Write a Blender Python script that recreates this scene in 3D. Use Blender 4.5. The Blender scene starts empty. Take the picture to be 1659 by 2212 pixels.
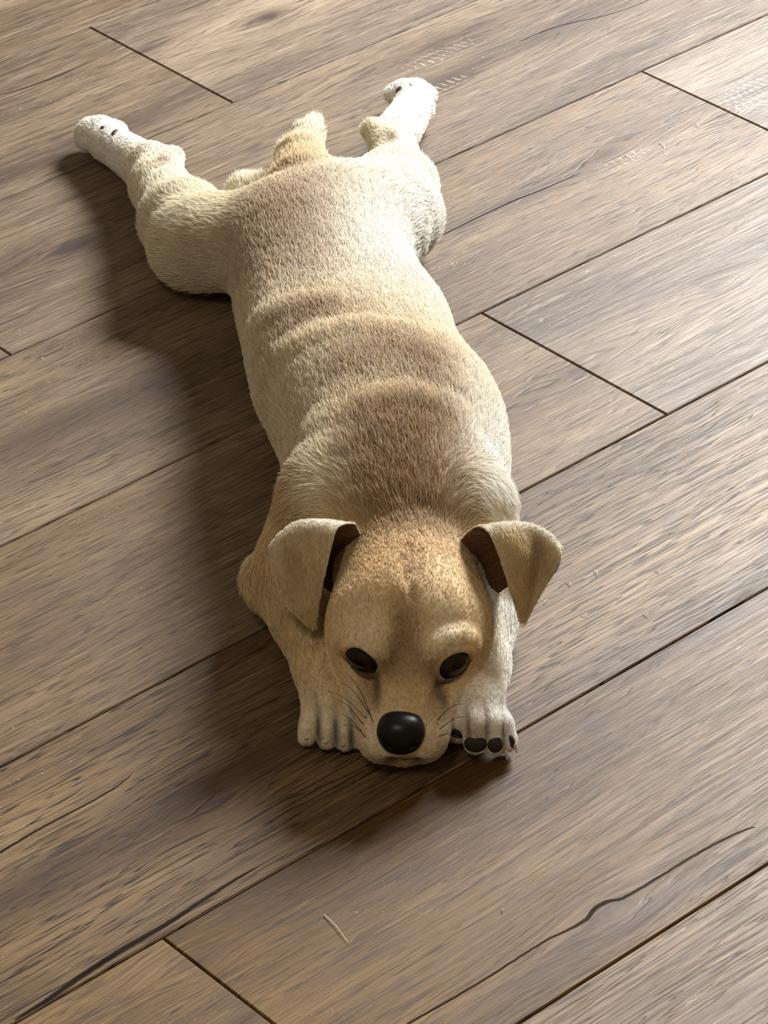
import bpy, bmesh, math, random
import numpy as np
from mathutils import Vector, Matrix

random.seed(7)
rng = np.random.default_rng(7)
scene = bpy.context.scene
C = scene.collection

# ------------------------------------------------------------------ camera (solved from the plank seams)
IMG_W, IMG_H = 1659, 2212
FPX = 7613.6
PITCH, ROLL, YAW = 0.596846, -0.0247149, 0.7130265      # YAW = direction the planks run in
CAM_H = 1.256194
CAM = np.array([0.00206, -1.90529, CAM_H])
R_ = np.array([1.0, 0, 0]); F_ = np.array([0, math.cos(PITCH), -math.sin(PITCH)]); U_ = np.array([0, math.sin(PITCH), math.cos(PITCH)])
cr, sr = math.cos(ROLL), math.sin(ROLL)
AX = cr * R_ + sr * U_
AY = -sr * R_ + cr * U_
cam_d = bpy.data.cameras.new('camera')
cam_d.sensor_fit = 'HORIZONTAL'; cam_d.sensor_width = 36.0
cam_d.lens = 36.0 * FPX / IMG_W
cam_d.clip_start = 0.05; cam_d.clip_end = 60
cam = bpy.data.objects.new('camera', cam_d); C.objects.link(cam)
m = Matrix.Identity(4)
for i in range(3):
    m[i][0], m[i][1], m[i][2], m[i][3] = AX[i], AY[i], -F_[i], CAM[i]
cam.matrix_world = m
scene.camera = cam


def P(px, py, z=0.0):
    """world point at height z that the photograph shows at pixel px, py"""
    x = (px - IMG_W / 2) / FPX; y = -(py - IMG_H / 2) / FPX
    d = F_ + x * AX + y * AY
    t = (z - CAM_H) / d[2]
    return CAM + t * d


def UV(px, py):
    q = P(px, py, 0)
    return (q[0] * math.cos(YAW) + q[1] * math.sin(YAW), -q[0] * math.sin(YAW) + q[1] * math.cos(YAW))


# ------------------------------------------------------------------ light
world = bpy.data.worlds.new('World'); scene.world = world
world.use_nodes = True
bg = world.node_tree.nodes['Background']
bg.inputs[0].default_value = (1.0, 0.82, 0.58, 1); bg.inputs[1].default_value = 0.195


def area(name, az, el, dist, sx, sy, power, col, target=(0, 0, 0.03)):
    l = bpy.data.lights.new(name, 'AREA'); l.shape = 'RECTANGLE'; l.size = sx; l.size_y = sy
    l.energy = power; l.color = col
    o = bpy.data.objects.new(name, l); C.objects.link(o)
    a, e = math.radians(az), math.radians(el)
    d = Vector((math.sin(a) * math.cos(e), math.cos(a) * math.cos(e), math.sin(e)))
    o.location = Vector(target) + d * dist
    o.rotation_euler = d.to_track_quat('Z', 'Y').to_euler()
    return o


area('window_light', 30, 34, 2.3, 0.75, 0.65, 156, (0.94, 0.97, 1.0))
area('catchlight_fill', 200, 55, 2.6, 0.25, 0.5, 9, (1.0, 0.93, 0.82))  # unseen lamp added for eye catchlights and face fill
scene.view_settings.view_transform = 'Standard'
scene.view_settings.look = 'None'
scene.view_settings.exposure = 0.0
scene.view_settings.gamma = 1.0
scene.view_settings.use_curve_mapping = False
scene.cycles.max_bounces = 4
scene.cycles.diffuse_bounces = 3
scene.cycles.glossy_bounces = 2
scene.cycles.transmission_bounces = 3


# ------------------------------------------------------------------ node helpers
def srgb(r, g, b):
    f = lambda c: (c / 255 / 12.92) if c / 255 <= 0.04045 else ((c / 255 + 0.055) / 1.055) ** 2.4
    return (f(r), f(g), f(b))


class NT:
    def __init__(self, mat):
        mat.use_nodes = True
        self.t = mat.node_tree; self.n = self.t.nodes; self.l = self.t.links
        self.bsdf = self.n.get('Principled BSDF')
        self.out = self.n.get('Material Output')

    def link(self, a, b): self.l.new(a, b)

    def put(self, sock, v):
        if isinstance(v, bpy.types.NodeSocket): self.l.new(v, sock)
        elif isinstance(v, (int, float)): sock.default_value = v
        else: sock.default_value = tuple(v) + ((1,) if len(v) == 3 and sock.type == 'RGBA' else ())

    def math(self, op, a, b=0.0, c=None, clamp=False):
        n = self.n.new('ShaderNodeMath'); n.operation = op; n.use_clamp = clamp
        self.put(n.inputs[0], a); self.put(n.inputs[1], b)
        if c is not None: self.put(n.inputs[2], c)
        return n.outputs[0]

    def comb(self, x, y, z=0.0):
        n = self.n.new('ShaderNodeCombineXYZ')
        self.put(n.inputs[0], x); self.put(n.inputs[1], y); self.put(n.inputs[2], z)
        return n.outputs[0]

    def noise(self, vec, scale=1.0, detail=2.0, rough=0.5, dist=0.0):
        n = self.n.new('ShaderNodeTexNoise')
        n.inputs['Scale'].default_value = scale; n.inputs['Detail'].default_value = detail
        n.inputs['Roughness'].default_value = rough; n.inputs['Distortion'].default_value = dist
        self.l.new(vec, n.inputs['Vector'])
        return n.outputs[0]

    def ss(self, v, lo, hi, a=0.0, b=1.0):
        n = self.n.new('ShaderNodeMapRange'); n.interpolation_type = 'SMOOTHSTEP'
        self.put(n.inputs[0], v); self.put(n.inputs[1], lo); self.put(n.inputs[2], hi)
        self.put(n.inputs[3], a); self.put(n.inputs[4], b)
        return n.outputs[0]

    def mix(self, fac, a, b, blend='MIX'):
        n = self.n.new('ShaderNodeMix'); n.data_type = 'RGBA'; n.blend_type = blend
        self.put(n.inputs[0], fac); self.put(n.inputs[6], a); self.put(n.inputs[7], b)
        return n.outputs[2]

    def ramp(self, fac, stops):
        n = self.n.new('ShaderNodeValToRGB'); self.l.new(fac, n.inputs[0])
        el = n.color_ramp.elements
        while len(el) < len(stops): el.new(0.5)
        for e, (p, c) in zip(el, stops): e.position = p; e.color = tuple(c) + (1,)
        return n.outputs[0]

    def attr(self, name, kind='GEOMETRY'):
        n = self.n.new('ShaderNodeAttribute'); n.attribute_type = kind; n.attribute_name = name
        return n

    def curve(self, x, pts):
        n = self.n.new('ShaderNodeFloatCurve')
        cu = n.mapping.curves[0]
        n.mapping.extend = 'HORIZONTAL'
        for p in pts[1:-1]: cu.points.new(*p)
        cu.points[0].location = pts[0]; cu.points[-1].location = pts[-1]
        srt = sorted(pts)
        for q, p in zip(cu.points, srt): q.location = p; q.handle_type = 'AUTO'
        n.mapping.update()
        n.inputs[0].default_value = 1.0
        self.put(n.inputs[1], x)
        return n.outputs[0]


# ------------------------------------------------------------------ floor
PW = 0.18                       # plank width
V0 = -(-CAM[0] * math.sin(YAW) + CAM[1] * math.cos(YAW))
cam_u = CAM[0] * math.cos(YAW) + CAM[1] * math.sin(YAW)
cam_v = -CAM[0] * math.sin(YAW) + CAM[1] * math.cos(YAW)
SEAM0 = 2.075345 + cam_v        # v of the uppermost seam in view (seam 0)


def floor_material():
    mat = bpy.data.materials.new('oak_laminate'); k = NT(mat)
    geo = k.n.new('ShaderNodeNewGeometry')
    mp = k.n.new('ShaderNodeMapping'); mp.vector_type = 'POINT'; mp.inputs['Rotation'].default_value = (0, 0, -YAW)
    k.link(geo.outputs['Position'], mp.inputs['Vector'])
    sp = k.n.new('ShaderNodeSeparateXYZ'); k.link(mp.outputs[0], sp.inputs[0])
    u, v = sp.outputs[0], sp.outputs[1]
    seed = k.attr('seed', 'OBJECT').outputs['Fac']
    tone = k.attr('tone', 'OBJECT').outputs['Fac']
    warm = k.attr('warm', 'OBJECT').outputs['Fac']
    line = k.attr('grain', 'OBJECT').outputs['Fac']
    so = k.math('MULTIPLY', seed, 13.7)
    us = k.math('ADD', u, so)
    # the grain wanders gently along the board
    wob = k.noise(k.comb(k.math('MULTIPLY', us, 3.0), k.math('MULTIPLY', v, 7.0), so), 1, 2, 0.5)
    vw = k.math('ADD', v, k.math('MULTIPLY', k.math('SUBTRACT', wob, 0.5), 0.014))
    # knots and smudges: (px, py, half length, half width, strength)
    knots = [(165, 530, .022, .009, .75), (580, 36, .022, .008, .85), (322, 104, .016, .006, .55), (960, 95, .050, .012, .45),
             (965, 175, .050, .012, .6), (1310, 332, .020, .008, .6), (1565, 252, .008, .005, .6), (1318, 1972, .020, .008, .5),
             (455, 1738, .012, .006, .55), (1545, 615, .012, .005, .5), (405, 2085, .010, .005, .4),
             (1090, 440, .12, .012, .55), (250, 870, .13, .022, .55), (440, 1715, .14, .018, .6), (1220, 55, .14, .016, .5),
             (1330, 1440, .22, .018, .4), (130, 1880, .10, .020, .5), (1020, 1740, .16, .035, .38), (170, 1260, .18, .04, .3),
             (1230, 800, .05, .012, .35), (1180, 1080, .22, .02, .3), (90, 350, .12, .015, .35), (850, 2040, .13, .03, .3),
             (1330, 2010, .16, .014, .45), (1560, 560, .10, .012, .3)]
    sm = None; bend = None
    for (px, py, hl, hw, s) in knots:
        uu, vv = UV(px, py)
        du = k.math('DIVIDE', k.math('SUBTRACT', u, uu), hl)
        dv = k.math('DIVIDE', k.math('SUBTRACT', vw, vv), hw)
        e = k.math('ADD', k.math('MULTIPLY', du, du), k.math('MULTIPLY', dv, dv))
        g = k.math('MULTIPLY', k.math('EXPONENT', k.math('MULTIPLY', e, -1.0)), min(.95, s * 1.25))
        sm = g if sm is None else k.math('MAXIMUM', sm, g)
        if hl < 0.06:       # the fibres flow round real knots
            e2 = k.math('ADD', k.math('MULTIPLY', k.math('MULTIPLY', du, du), .16), k.math('MULTIPLY', k.math('MULTIPLY', dv, dv), .16))
            b = k.math('MULTIPLY', k.math('MULTIPLY', k.math('EXPONENT', k.math('MULTIPLY', e2, -1.0)), dv), hw * .9)
            bend = b if bend is None else k.math('ADD', bend, b)
    vb = k.math('SUBTRACT', vw, bend)
    big = k.noise(k.comb(k.math('MULTIPLY', us, 2.2), k.math('MULTIPLY', vb, 13), so), 1, 3, 0.55)
    mid = k.noise(k.comb(k.math('MULTIPLY', us, 5), k.math('MULTIPLY', vb, 75), so), 1, 4, 0.65)
    fine = k.noise(k.comb(k.math('MULTIPLY', us, 22), k.math('MULTIPLY', vb, 560), so), 1, 3, 0.6)
    pore = k.noise(k.comb(k.math('MULTIPLY', us, 40), k.math('MULTIPLY', vb, 950), so), 1, 2, 0.6)
    lines = k.noise(k.comb(k.math('MULTIPLY', us, 4), k.math('MULTIPLY', vb, 95), so), 1, 3, 0.55)
    fleck = k.noise(k.comb(k.math('MULTIPLY', us, 260), k.math('MULTIPLY', vb, 420), so), 1, 2, 0.6, 1.5)
    patch = k.noise(k.comb(k.math('MULTIPLY', us, 9), k.math('MULTIPLY', vb, 22), so), 1, 2, 0.5)
    lnz = k.math('ABSOLUTE', k.math('SUBTRACT', k.math('FRACT', k.math('MULTIPLY', lines, 11.0)), 0.5))
    lmask = k.math('MULTIPLY', k.math('MULTIPLY', k.ss(lnz, 0.17, 0.03), k.ss(mid, 0.34, 0.50)), line)
    base = k.ramp(big, [(0.30, srgb(92, 70, 48)), (0.44, srgb(116, 91, 63)), (0.58, srgb(136, 109, 77)), (0.74, srgb(160, 132, 96))])
    base = k.mix(k.math('MULTIPLY', k.ss(mid, 0.50, 0.32), 0.40), base, srgb(92, 70, 50))
    base = k.mix(k.math('MULTIPLY', k.ss(mid, 0.56, 0.74), 0.35), base, srgb(172, 147, 114))
    base = k.mix(k.math('MULTIPLY', k.ss(fine, 0.47, 0.36), 0.66), base, srgb(62, 45, 31))
    base = k.mix(k.math('MULTIPLY', k.ss(fine, 0.58, 0.68), 0.40), base, srgb(188, 162, 128))
    base = k.mix(k.math('MULTIPLY', k.ss(pore, 0.40, 0.32), 0.55), base, srgb(50, 35, 24))
    base = k.mix(k.math('MULTIPLY', lmask, 0.95), base, srgb(44, 30, 20))
    fl = k.math('MULTIPLY', k.ss(fleck, 0.66, 0.74), k.ss(patch, 0.5, 0.68))
    base = k.mix(k.math('MULTIPLY', fl, 0.55), base, srgb(226, 208, 180))  # pale flecks paint glints of the embossed grain into the colour
    sm2 = k.math('MULTIPLY', sm, k.ss(fine, 0.2, 0.65, 1.25, 0.95))
    base = k.mix(sm2, base, srgb(66, 46, 36))
    # two splits printed along the grain; each follows its own wavering line
    cracks = [([(30, 2204), (54, 2190), (241, 2066), (362, 1994), (450, 1937), (530, 1888), (560, 1872)], [0, .4, 1, .75, .6, .3, 0], .0033),
              ([(880, 2212), (1051, 2113), (1174, 2035), (1257, 1992), (1293, 1957), (1348, 1939), (1426, 1893), (1517, 1838), (1632, 1786)],
               [.5, .5, .45, .75, 1, .6, .5, .55, .2], .0021),
              ([(0, 1842), (60, 1805), (250, 1700), (285, 1660)], [.8, .8, .5, 0], .0016),
              ([(0, 205), (110, 170), (180, 140), (262, 104)], [.6, .9, .6, 0.1], .0013),
              ([(860, 560), (1090, 442), (1170, 410), (1255, 372)], [.2, .9, .8, .1], .0014),
              ([(1130, 1560), (1240, 1505), (1500, 1370), (1659, 1276)], [.1, .3, .3, .3], .0006),
              ([(1120, 90), (1180, 65), (1350, 20), (1420, -10)], [.2, .7, .6, .3], .0014)]
    ck = None
    jag = k.math('MULTIPLY', k.math('SUBTRACT', k.noise(k.comb(k.math('MULTIPLY', u, 130), 0.0), 1, 2, 0.6), 0.5), 0.0012)
    for pts, wd, wmax in cracks:
        q = [UV(*p) for p in pts]
        ua, ub = q[0][0], q[-1][0]
        va, vz = min(p[1] for p in q) - .004, max(p[1] for p in q) + .004
        x = k.math('DIVIDE', k.math('SUBTRACT', u, ua), ub - ua)
        cv = k.curve(x, [((p[0] - ua) / (ub - ua), (p[1] - va) / (vz - va)) for p in q])
        vl = k.math('ADD', k.math('MULTIPLY', cv, vz - va), va)
        wv = k.math('MULTIPLY', k.curve(x, [((p[0] - ua) / (ub - ua), w) for p, w in zip(q, wd)]), wmax)
        inside = k.math('MULTIPLY', k.math('GREATER_THAN', x, 0.0), k.math('LESS_THAN', x, 1.0))
        dist = k.math('ABSOLUTE', k.math('SUBTRACT', k.math('ADD', v, jag), vl))
        mk = k.math('MULTIPLY', k.ss(dist, wv, k.math('MULTIPLY', wv, 0.35)), inside)
        ck = mk if ck is None else k.math('MAXIMUM', ck, mk)
    base = k.mix(k.math('MULTIPLY', ck, 0.93), base, srgb(26, 18, 16))
    # pale growth rings crossing the grain beside the knots
    for px, py, hl, hw in ((950, 118, .042, .010), (965, 184, .026, .008), (1650, 200, .05, .030), (1350, 345, .03, .008)):
        uu, vv = UV(px, py)
        du = k.math('DIVIDE', k.math('SUBTRACT', u, uu), hl); dv = k.math('DIVIDE', k.math('SUBTRACT', v, vv), hw)
        e = k.math('ADD', k.math('MULTIPLY', du, du), k.math('MULTIPLY', dv, dv))
        w = k.math('SINE', k.math('ADD', k.math('ADD', k.math('MULTIPLY', u, 900), k.math('MULTIPLY', v, 500)), k.math('MULTIPLY', mid, 26)))
        base = k.mix(k.math('MULTIPLY', k.math('MULTIPLY', k.ss(e, 1.1, 0.3), k.ss(w, 0.55, 0.95)), k.ss(fine, .38, .6, 0, .55)), base, srgb(214, 194, 166))
    # board tone
    hsv = k.n.new('ShaderNodeHueSaturation'); k.link(base, hsv.inputs['Color']); k.link(k.math('MULTIPLY', tone, 0.90), hsv.inputs['Value']); k.link(k.math('MULTIPLY', warm, 1.08), hsv.inputs['Saturation'])
    k.link(hsv.outputs[0], k.bsdf.inputs['Base Color'])
    k.link(k.ss(fine, 0.3, 0.7, 0.55, 0.44), k.bsdf.inputs['Roughness'])
    k.link(k.math('SUBTRACT', 0.34, k.math('MULTIPLY', ck, 0.3)), k.bsdf.inputs['Specular IOR Level'])
    hgt = k.math('ADD', k.math('MULTIPLY', fine, 0.6), k.math('MULTIPLY', pore, 0.45))
    hgt = k.math('ADD', hgt, k.math('MULTIPLY', lmask, -0.8))
    hgt = k.math('ADD', hgt, k.math('MULTIPLY', fl, 0.8))
    hgt = k.math('SUBTRACT', hgt, k.math('MULTIPLY', ck, 1.2))
    bp = k.n.new('ShaderNodeBump'); bp.inputs['Strength'].default_value = 0.35; bp.inputs['Distance'].default_value = 0.0009
    k.link(hgt, bp.inputs['Height']); k.link(bp.outputs[0], k.bsdf.inputs['Normal'])
    return mat


def flat_material(name, col, rough=0.6, spec=0.5):
    mat = bpy.data.materials.new(name); k = NT(mat)
    tc = k.n.new('ShaderNodeNewGeometry')
    nz = k.noise(tc.outputs['Position'], 180, 3, 0.6)
    c = k.mix(k.ss(nz, 0.3, 0.7), tuple(x * 0.8 for x in col), tuple(min(1, x * 1.15) for x in col))
    k.link(c, k.bsdf.inputs['Base Color'])
    k.bsdf.inputs['Roughness'].default_value = rough
    k.bsdf.inputs['Specular IOR Level'].default_value = spec
    return mat


def link_mesh(name, verts, faces, mat, parent=None, smooth=False):
    me = bpy.data.meshes.new(name); me.from_pydata([tuple(v) for v in verts], [], [tuple(f) for f in faces]); me.update()
    if smooth: me.polygons.foreach_set('use_smooth', [True] * len(me.polygons))
    o = bpy.data.objects.new(name, me); C.objects.link(o)
    if mat: me.materials.append(mat)
    if parent: o.parent = parent
    return o


RU0, RU1 = -2.2, 2.6            # floor extent along the planks (u) and across (v)
PLANK_L = 1.22
row_joint = {0: UV(350, 140)[0], 1: UV(10, 757)[0], 2: UV(1520, 215)[0], 3: UV(1240, 785)[0], 5: UV(470, 2116)[0]}
# row k lies between seam k and seam k + 1
row_joint = {0: 1.495934 + cam_u, 2: 1.758027 + cam_u, 3: 1.420986 + cam_u, 1: 1.151061 + cam_u, 5: 0.850835 + cam_u, 4: 1.78 + cam_u, 6: 1.45 + cam_u, -1: 1.30 + cam_u}
cy, sy_ = math.cos(YAW), math.sin(YAW)
fv = [(RU0, SEAM0 - 13 * PW), (RU1, SEAM0 - 13 * PW), (RU1, SEAM0 + 9 * PW), (RU0, SEAM0 + 9 * PW)]
fw = [(a * cy - b * sy_, a * sy_ + b * cy) for a, b in fv]
sub = link_mesh('floor', [(x, y, z) for z in (-0.03, -0.0082) for x, y in fw],
                [(3, 2, 1, 0), (4, 5, 6, 7), (0, 1, 5, 4), (1, 2, 6, 5), (2, 3, 7, 6), (3, 0, 4, 7)], flat_material('dark_underlay', srgb(40, 30, 24), 0.9))
sub['kind'] = 'structure'
MF = floor_material()


def plank(u0, u1, v_hi, tone, warm, grain, seed):
    g = 0.0005; b = 0.0008; t = 0.008
    L = u1 - u0 - 2 * g; Wd = PW - 2 * g
    def ring(ins, z): return [(ins, ins, z), (L - ins, ins, z), (L - ins, Wd - ins, z), (ins, Wd - ins, z)]
    vs = ring(0, -t) + ring(0, -b) + ring(b, 0)
    fs = [(3, 2, 1, 0), (8, 9, 10, 11)]
    for r in (0, 4):
        for i in range(4):
            j = (i + 1) % 4; fs.append((r + i, r + j, r + 4 + j, r + 4 + i))
    o = link_mesh('plank', vs, fs, MF, sub)
    uo, vo = u0 + g, v_hi - PW + g
    o.location = (uo * cy - vo * sy_, uo * sy_ + vo * cy, 0); o.rotation_euler = (0, 0, YAW)
    o['tone'] = tone; o['warm'] = warm; o['seed'] = seed; o['grain'] = grain
    return o


# tones of the boards in view: (row, 0 = left of the joint, 1 = right of it)
TONES = {(0, 0): (0.90, .78, .5), (0, 1): (1.02, .70, .4), (-1, 0): (0.86, .8, .4), (-1, 1): (0.9, .8, .4), (1, 1): (0.90, .76, .45), (1, 0): (0.95, .8, .4),
         (2, 0): (0.92, .82, .65), (2, 1): (0.94, .64, .4), (3, 0): (0.96, .9, .6), (3, 1): (1.04, .74, .4), (4, 0): (0.91, .98, 1.0), (4, 1): (0.95, .86, .4),
         (5, 0): (0.92, 1.04, .5), (5, 1): (0.86, 1.18, .4), (6, 0): (1.10, .95, .7), (6, 1): (1.16, .92, .7)}
for row in range(-9, 13):
    j = row_joint.get(row, (row * 0.437) % 1.0 * PLANK_L)
    while j > RU0: j -= PLANK_L
    n0 = None
    u = j
    jj = row_joint.get(row, None)
    while u < RU1:
        a, b = max(u, RU0), min(u + PLANK_L, RU1)
        if b - a > 0.02:
            side = None
            if jj is not None:
                mid_u = (u + PLANK_L / 2)
                if abs(mid_u - (jj - PLANK_L / 2)) < 0.1: side = 0
                elif abs(mid_u - (jj + PLANK_L / 2)) < 0.1: side = 1
            t, w, gr = TONES.get((row, side), (random.uniform(.92, 1.08), random.uniform(.85, 1.05), random.uniform(.2, .5)))
            plank(a, b, SEAM0 - row * PW, t, w, gr, random.random())
        u += PLANK_L


# ------------------------------------------------------------------ implicit-surface modelling (one skin for the whole animal)
class Prim:
    def __init__(s, f, lo, hi, k, flow, col, op='add', fl=1.0):
        s.f, s.lo, s.hi, s.k, s.flow, s.col, s.op, s.fl = f, np.array(lo), np.array(hi), k, np.array(flow, float), col, op, fl


def capsule(a, b, ra, rb, k=0.012, flow=None, col='tan', zs=1.0, op='add', fl=1.0):
    a, b = np.array(a, float), np.array(b, float); ab = b - a; L2 = max(ab @ ab, 1e-12)
    def f(X, Y, Z):
        px, py, pz = X - a[0], Y - a[1], Z - a[2]
        t = np.clip((px * ab[0] + py * ab[1] + pz * ab[2]) / L2, 0, 1)
        qx, qy, qz = px - t * ab[0], py - t * ab[1], (pz - t * ab[2]) / zs
        return (np.sqrt(qx * qx + qy * qy + qz * qz) - (ra + (rb - ra) * t)) * min(1.0, (zs + 1) / 2)
    r = max(ra, rb) * max(1, zs)
    return Prim(f, np.minimum(a, b) - r, np.maximum(a, b) + r, k, ab / math.sqrt(L2) if flow is None else flow, col, op, fl)


def ellipsoid(c, r, k=0.012, flow=(0, 1, 0), col='tan', rot=(0, 0, 0), op='add', fl=1.0):
    c, r = np.array(c, float), np.array(r, float)
    M = np.array((Matrix.Rotation(rot[2], 3, 'Z') @ Matrix.Rotation(rot[1], 3, 'Y') @ Matrix.Rotation(rot[0], 3, 'X')))
    def f(X, Y, Z):
        dx, dy, dz = X - c[0], Y - c[1], Z - c[2]
        q = [(M[0, i] * dx + M[1, i] * dy + M[2, i] * dz) / r[i] for i in range(3)]
        k0 = np.sqrt(q[0]**2 + q[1]**2 + q[2]**2)
        k1 = np.sqrt((q[0] / r[0])**2 + (q[1] / r[1])**2 + (q[2] / r[2])**2) + 1e-9
        return k0 * (k0 - 1) / k1
    R = r.max()
    return Prim(f, c - R, c + R, k, flow, col, op, fl)


def pchip(xs, ys):
    xs, ys = np.array(xs, float), np.array(ys, float)
    h = np.diff(xs); d = np.diff(ys) / h
    mm = np.zeros(len(xs)); mm[0], mm[-1] = d[0], d[-1]
    for i in range(1, len(xs) - 1):
        mm[i] = 0 if d[i - 1] * d[i] <= 0 else 2 * d[i - 1] * d[i] / (d[i - 1] + d[i])
    def f(x):
        x = np.clip(x, xs[0], xs[-1]); i = np.clip(np.searchsorted(xs, x) - 1, 0, len(h) - 1)
        t = (x - xs[i]) / h[i]
        return ((2 * t**3 - 3 * t**2 + 1) * ys[i] + (t**3 - 2 * t**2 + t) * h[i] * mm[i] + (-2 * t**3 + 3 * t**2) * ys[i + 1] + (t**3 - t**2) * h[i] * mm[i + 1])
    return f


def torso(st, k=0.015, flow=(-0.1, 1, 0), col='tan'):
    """st: stations (y, x centre, half width, top z, bottom z) along Y"""
    st = sorted(st); ys = [s[0] for s in st]
    fx, fa, ft, fb = [pchip(ys, [s[i] for s in st]) for i in (1, 2, 3, 4)]
    y0, y1 = ys[0], ys[-1]
    def f(X, Y, Z):
        yy = Y[0, :, 0] if Y.ndim == 3 else Y
        cx, a, tp, bt = [g(yy) for g in (fx, fa, ft, fb)]
        if Y.ndim == 3: cx, a, tp, bt = [q[None, :, None] for q in (cx, a, tp, bt)]
        a = np.maximum(a, .004); zc = bt + (tp - bt) * 0.46; hb = np.maximum(np.where(Z > zc, tp - zc, zc - bt), .004)
        dx, dz = np.abs(X - cx) / a, np.abs(Z - zc) / hb
        q = (dx**2.25 + dz**2.25) ** (1 / 2.25)
        # first-order distance
        gx, gz = dx**1.25 / a, dz**1.25 / hb
        gr = np.sqrt(gx**2 + gz**2) / np.maximum(q, 1e-3)**1.25 + 1e-6
        d = (q - 1) / gr
        d = np.where(q < .25, -np.minimum(a, hb) * (1 - q), d)
        e = np.maximum(Y - y1, y0 - Y)
        return np.where(e > 0, np.sqrt(np.maximum(d, 0)**2 + e**2), d)
    xs = [s[1] for s in st]; aa = max(s[2] for s in st)
    return Prim(f, (min(xs) - aa, y0 - .01, 0), (max(xs) + aa, y1 + .01, max(s[3] for s in st)), k, flow, col)


def smin(a, b, k):
    h = np.maximum(k - np.abs(a - b), 0) / k
    return np.minimum(a, b) - h * h * k * 0.25


def field(prims, lo, hi, h):
    lo, hi = np.array(lo, float), np.array(hi, float)
    n = np.ceil((hi - lo) / h).astype(int) + 1
    ax = [lo[i] + h * np.arange(n[i]) for i in range(3)]
    Fv = np.full(n, 0.03, np.float32)
    for p in prims:
        mg = p.k + 0.012
        i0 = np.maximum(np.floor((p.lo - mg - lo) / h).astype(int), 0); i1 = np.minimum(np.ceil((p.hi + mg - lo) / h).astype(int) + 1, n)
        if (i1 <= i0).any(): continue
        sl = tuple(slice(i0[i], i1[i]) for i in range(3))
        X, Y, Z = np.meshgrid(ax[0][sl[0]], ax[1][sl[1]], ax[2][sl[2]], indexing='ij')
        d = p.f(X, Y, Z).astype(np.float32)
        if p.op == 'add': Fv[sl] = smin(Fv[sl], d, p.k)
        else: Fv[sl] = -smin(-Fv[sl], d, p.k)
    return Fv, ax


def surface_nets(Fv, ax, h):
    ins = Fv < 0
    n = np.array(Fv.shape)
    c = np.zeros(n - 1, np.int8)
    for i in (0, 1):
        for j in (0, 1):
            for k in (0, 1):
                c += ins[i:n[0] - 1 + i, j:n[1] - 1 + j, k:n[2] - 1 + k]
    act = (c > 0) & (c < 8)
    idx = np.full(n - 1, -1, np.int64)
    cells = np.argwhere(act); idx[act] = np.arange(len(cells))
    acc = np.zeros((len(cells), 3)); cnt = np.zeros(len(cells))
    I, J, K = cells.T
    corners = [(i, j, k) for i in (0, 1) for j in (0, 1) for k in (0, 1)]
    for a in corners:
        for axd in range(3):
            if a[axd] == 0:
                b = list(a); b[axd] = 1
                fa = Fv[I + a[0], J + a[1], K + a[2]]; fb = Fv[I + b[0], J + b[1], K + b[2]]
                cr_ = (fa < 0) != (fb < 0)
                t = np.where(cr_, fa / np.where(cr_, fa - fb, 1), 0)
                pos = np.tile(np.array(a, float), (len(cells), 1)); pos[:, axd] += t
                acc[cr_] += pos[cr_]; cnt[cr_] += 1
    V = (cells + acc / cnt[:, None]) * h + np.array([ax[0][0], ax[1][0], ax[2][0]])
    quads = []
    for d in range(3):
        e, f_ = (d + 1) % 3, (d + 2) % 3
        sl0 = [slice(None)] * 3; sl1 = [slice(None)] * 3
        sl0[d] = slice(0, n[d] - 1); sl1[d] = slice(1, n[d])
        A, B = ins[tuple(sl0)], ins[tuple(sl1)]
        for flip, msk in ((False, A & ~B), (True, ~A & B)):
            pts = np.argwhere(msk)
            ok = (pts[:, e] > 0) & (pts[:, f_] > 0) & (pts[:, e] < n[e] - 1) & (pts[:, f_] < n[f_] - 1)
            pts = pts[ok]
            q = []
            for (oe, of) in ((-1, -1), (0, -1), (0, 0), (-1, 0)):
                pp = pts.copy(); pp[:, e] += oe; pp[:, f_] += of
                q.append(idx[pp[:, 0], pp[:, 1], pp[:, 2]])
            q = np.stack(q, 1)
            quads.append(q[:, ::-1] if flip else q)
    return V, np.concatenate(quads)


def relax(V, Q, it=3, lam=0.5):
    E = np.concatenate([Q[:, [0, 1]], Q[:, [1, 2]], Q[:, [2, 3]], Q[:, [3, 0]]])
    for _ in range(it):
        acc = np.zeros_like(V); cnt = np.zeros(len(V))
        for s, t in ((0, 1), (1, 0)):
            for x in range(3): acc[:, x] += np.bincount(E[:, s], V[E[:, t], x], len(V))
            cnt += np.bincount(E[:, s], minlength=len(V))
        V = V + lam * (acc / np.maximum(cnt, 1)[:, None] - V)
    return V


def np_mesh(name, V, Q, mat, parent=None):
    me = bpy.data.meshes.new(name)
    me.vertices.add(len(V)); me.vertices.foreach_set('co', V.astype(np.float32).ravel())
    k = Q.shape[1]
    me.loops.add(Q.size); me.loops.foreach_set('vertex_index', Q.astype(np.int32).ravel())
    me.polygons.add(len(Q)); me.polygons.foreach_set('loop_start', (np.arange(len(Q)) * k).astype(np.int32))
    me.polygons.foreach_set('loop_total', np.full(len(Q), k, np.int32))
    me.polygons.foreach_set('use_smooth', np.ones(len(Q), bool))
    me.update(calc_edges=True); me.validate()
    o = bpy.data.objects.new(name, me); C.objects.link(o)
    if mat: me.materials.append(mat)
    if parent: o.parent = parent
    return o


def color_attr(me, cols):
    a = me.color_attributes.new('coat', 'FLOAT_COLOR', 'POINT')
    a.data.foreach_set('color', np.concatenate([cols, np.ones((len(cols), 1))], 1).astype(np.float32).ravel())


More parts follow.
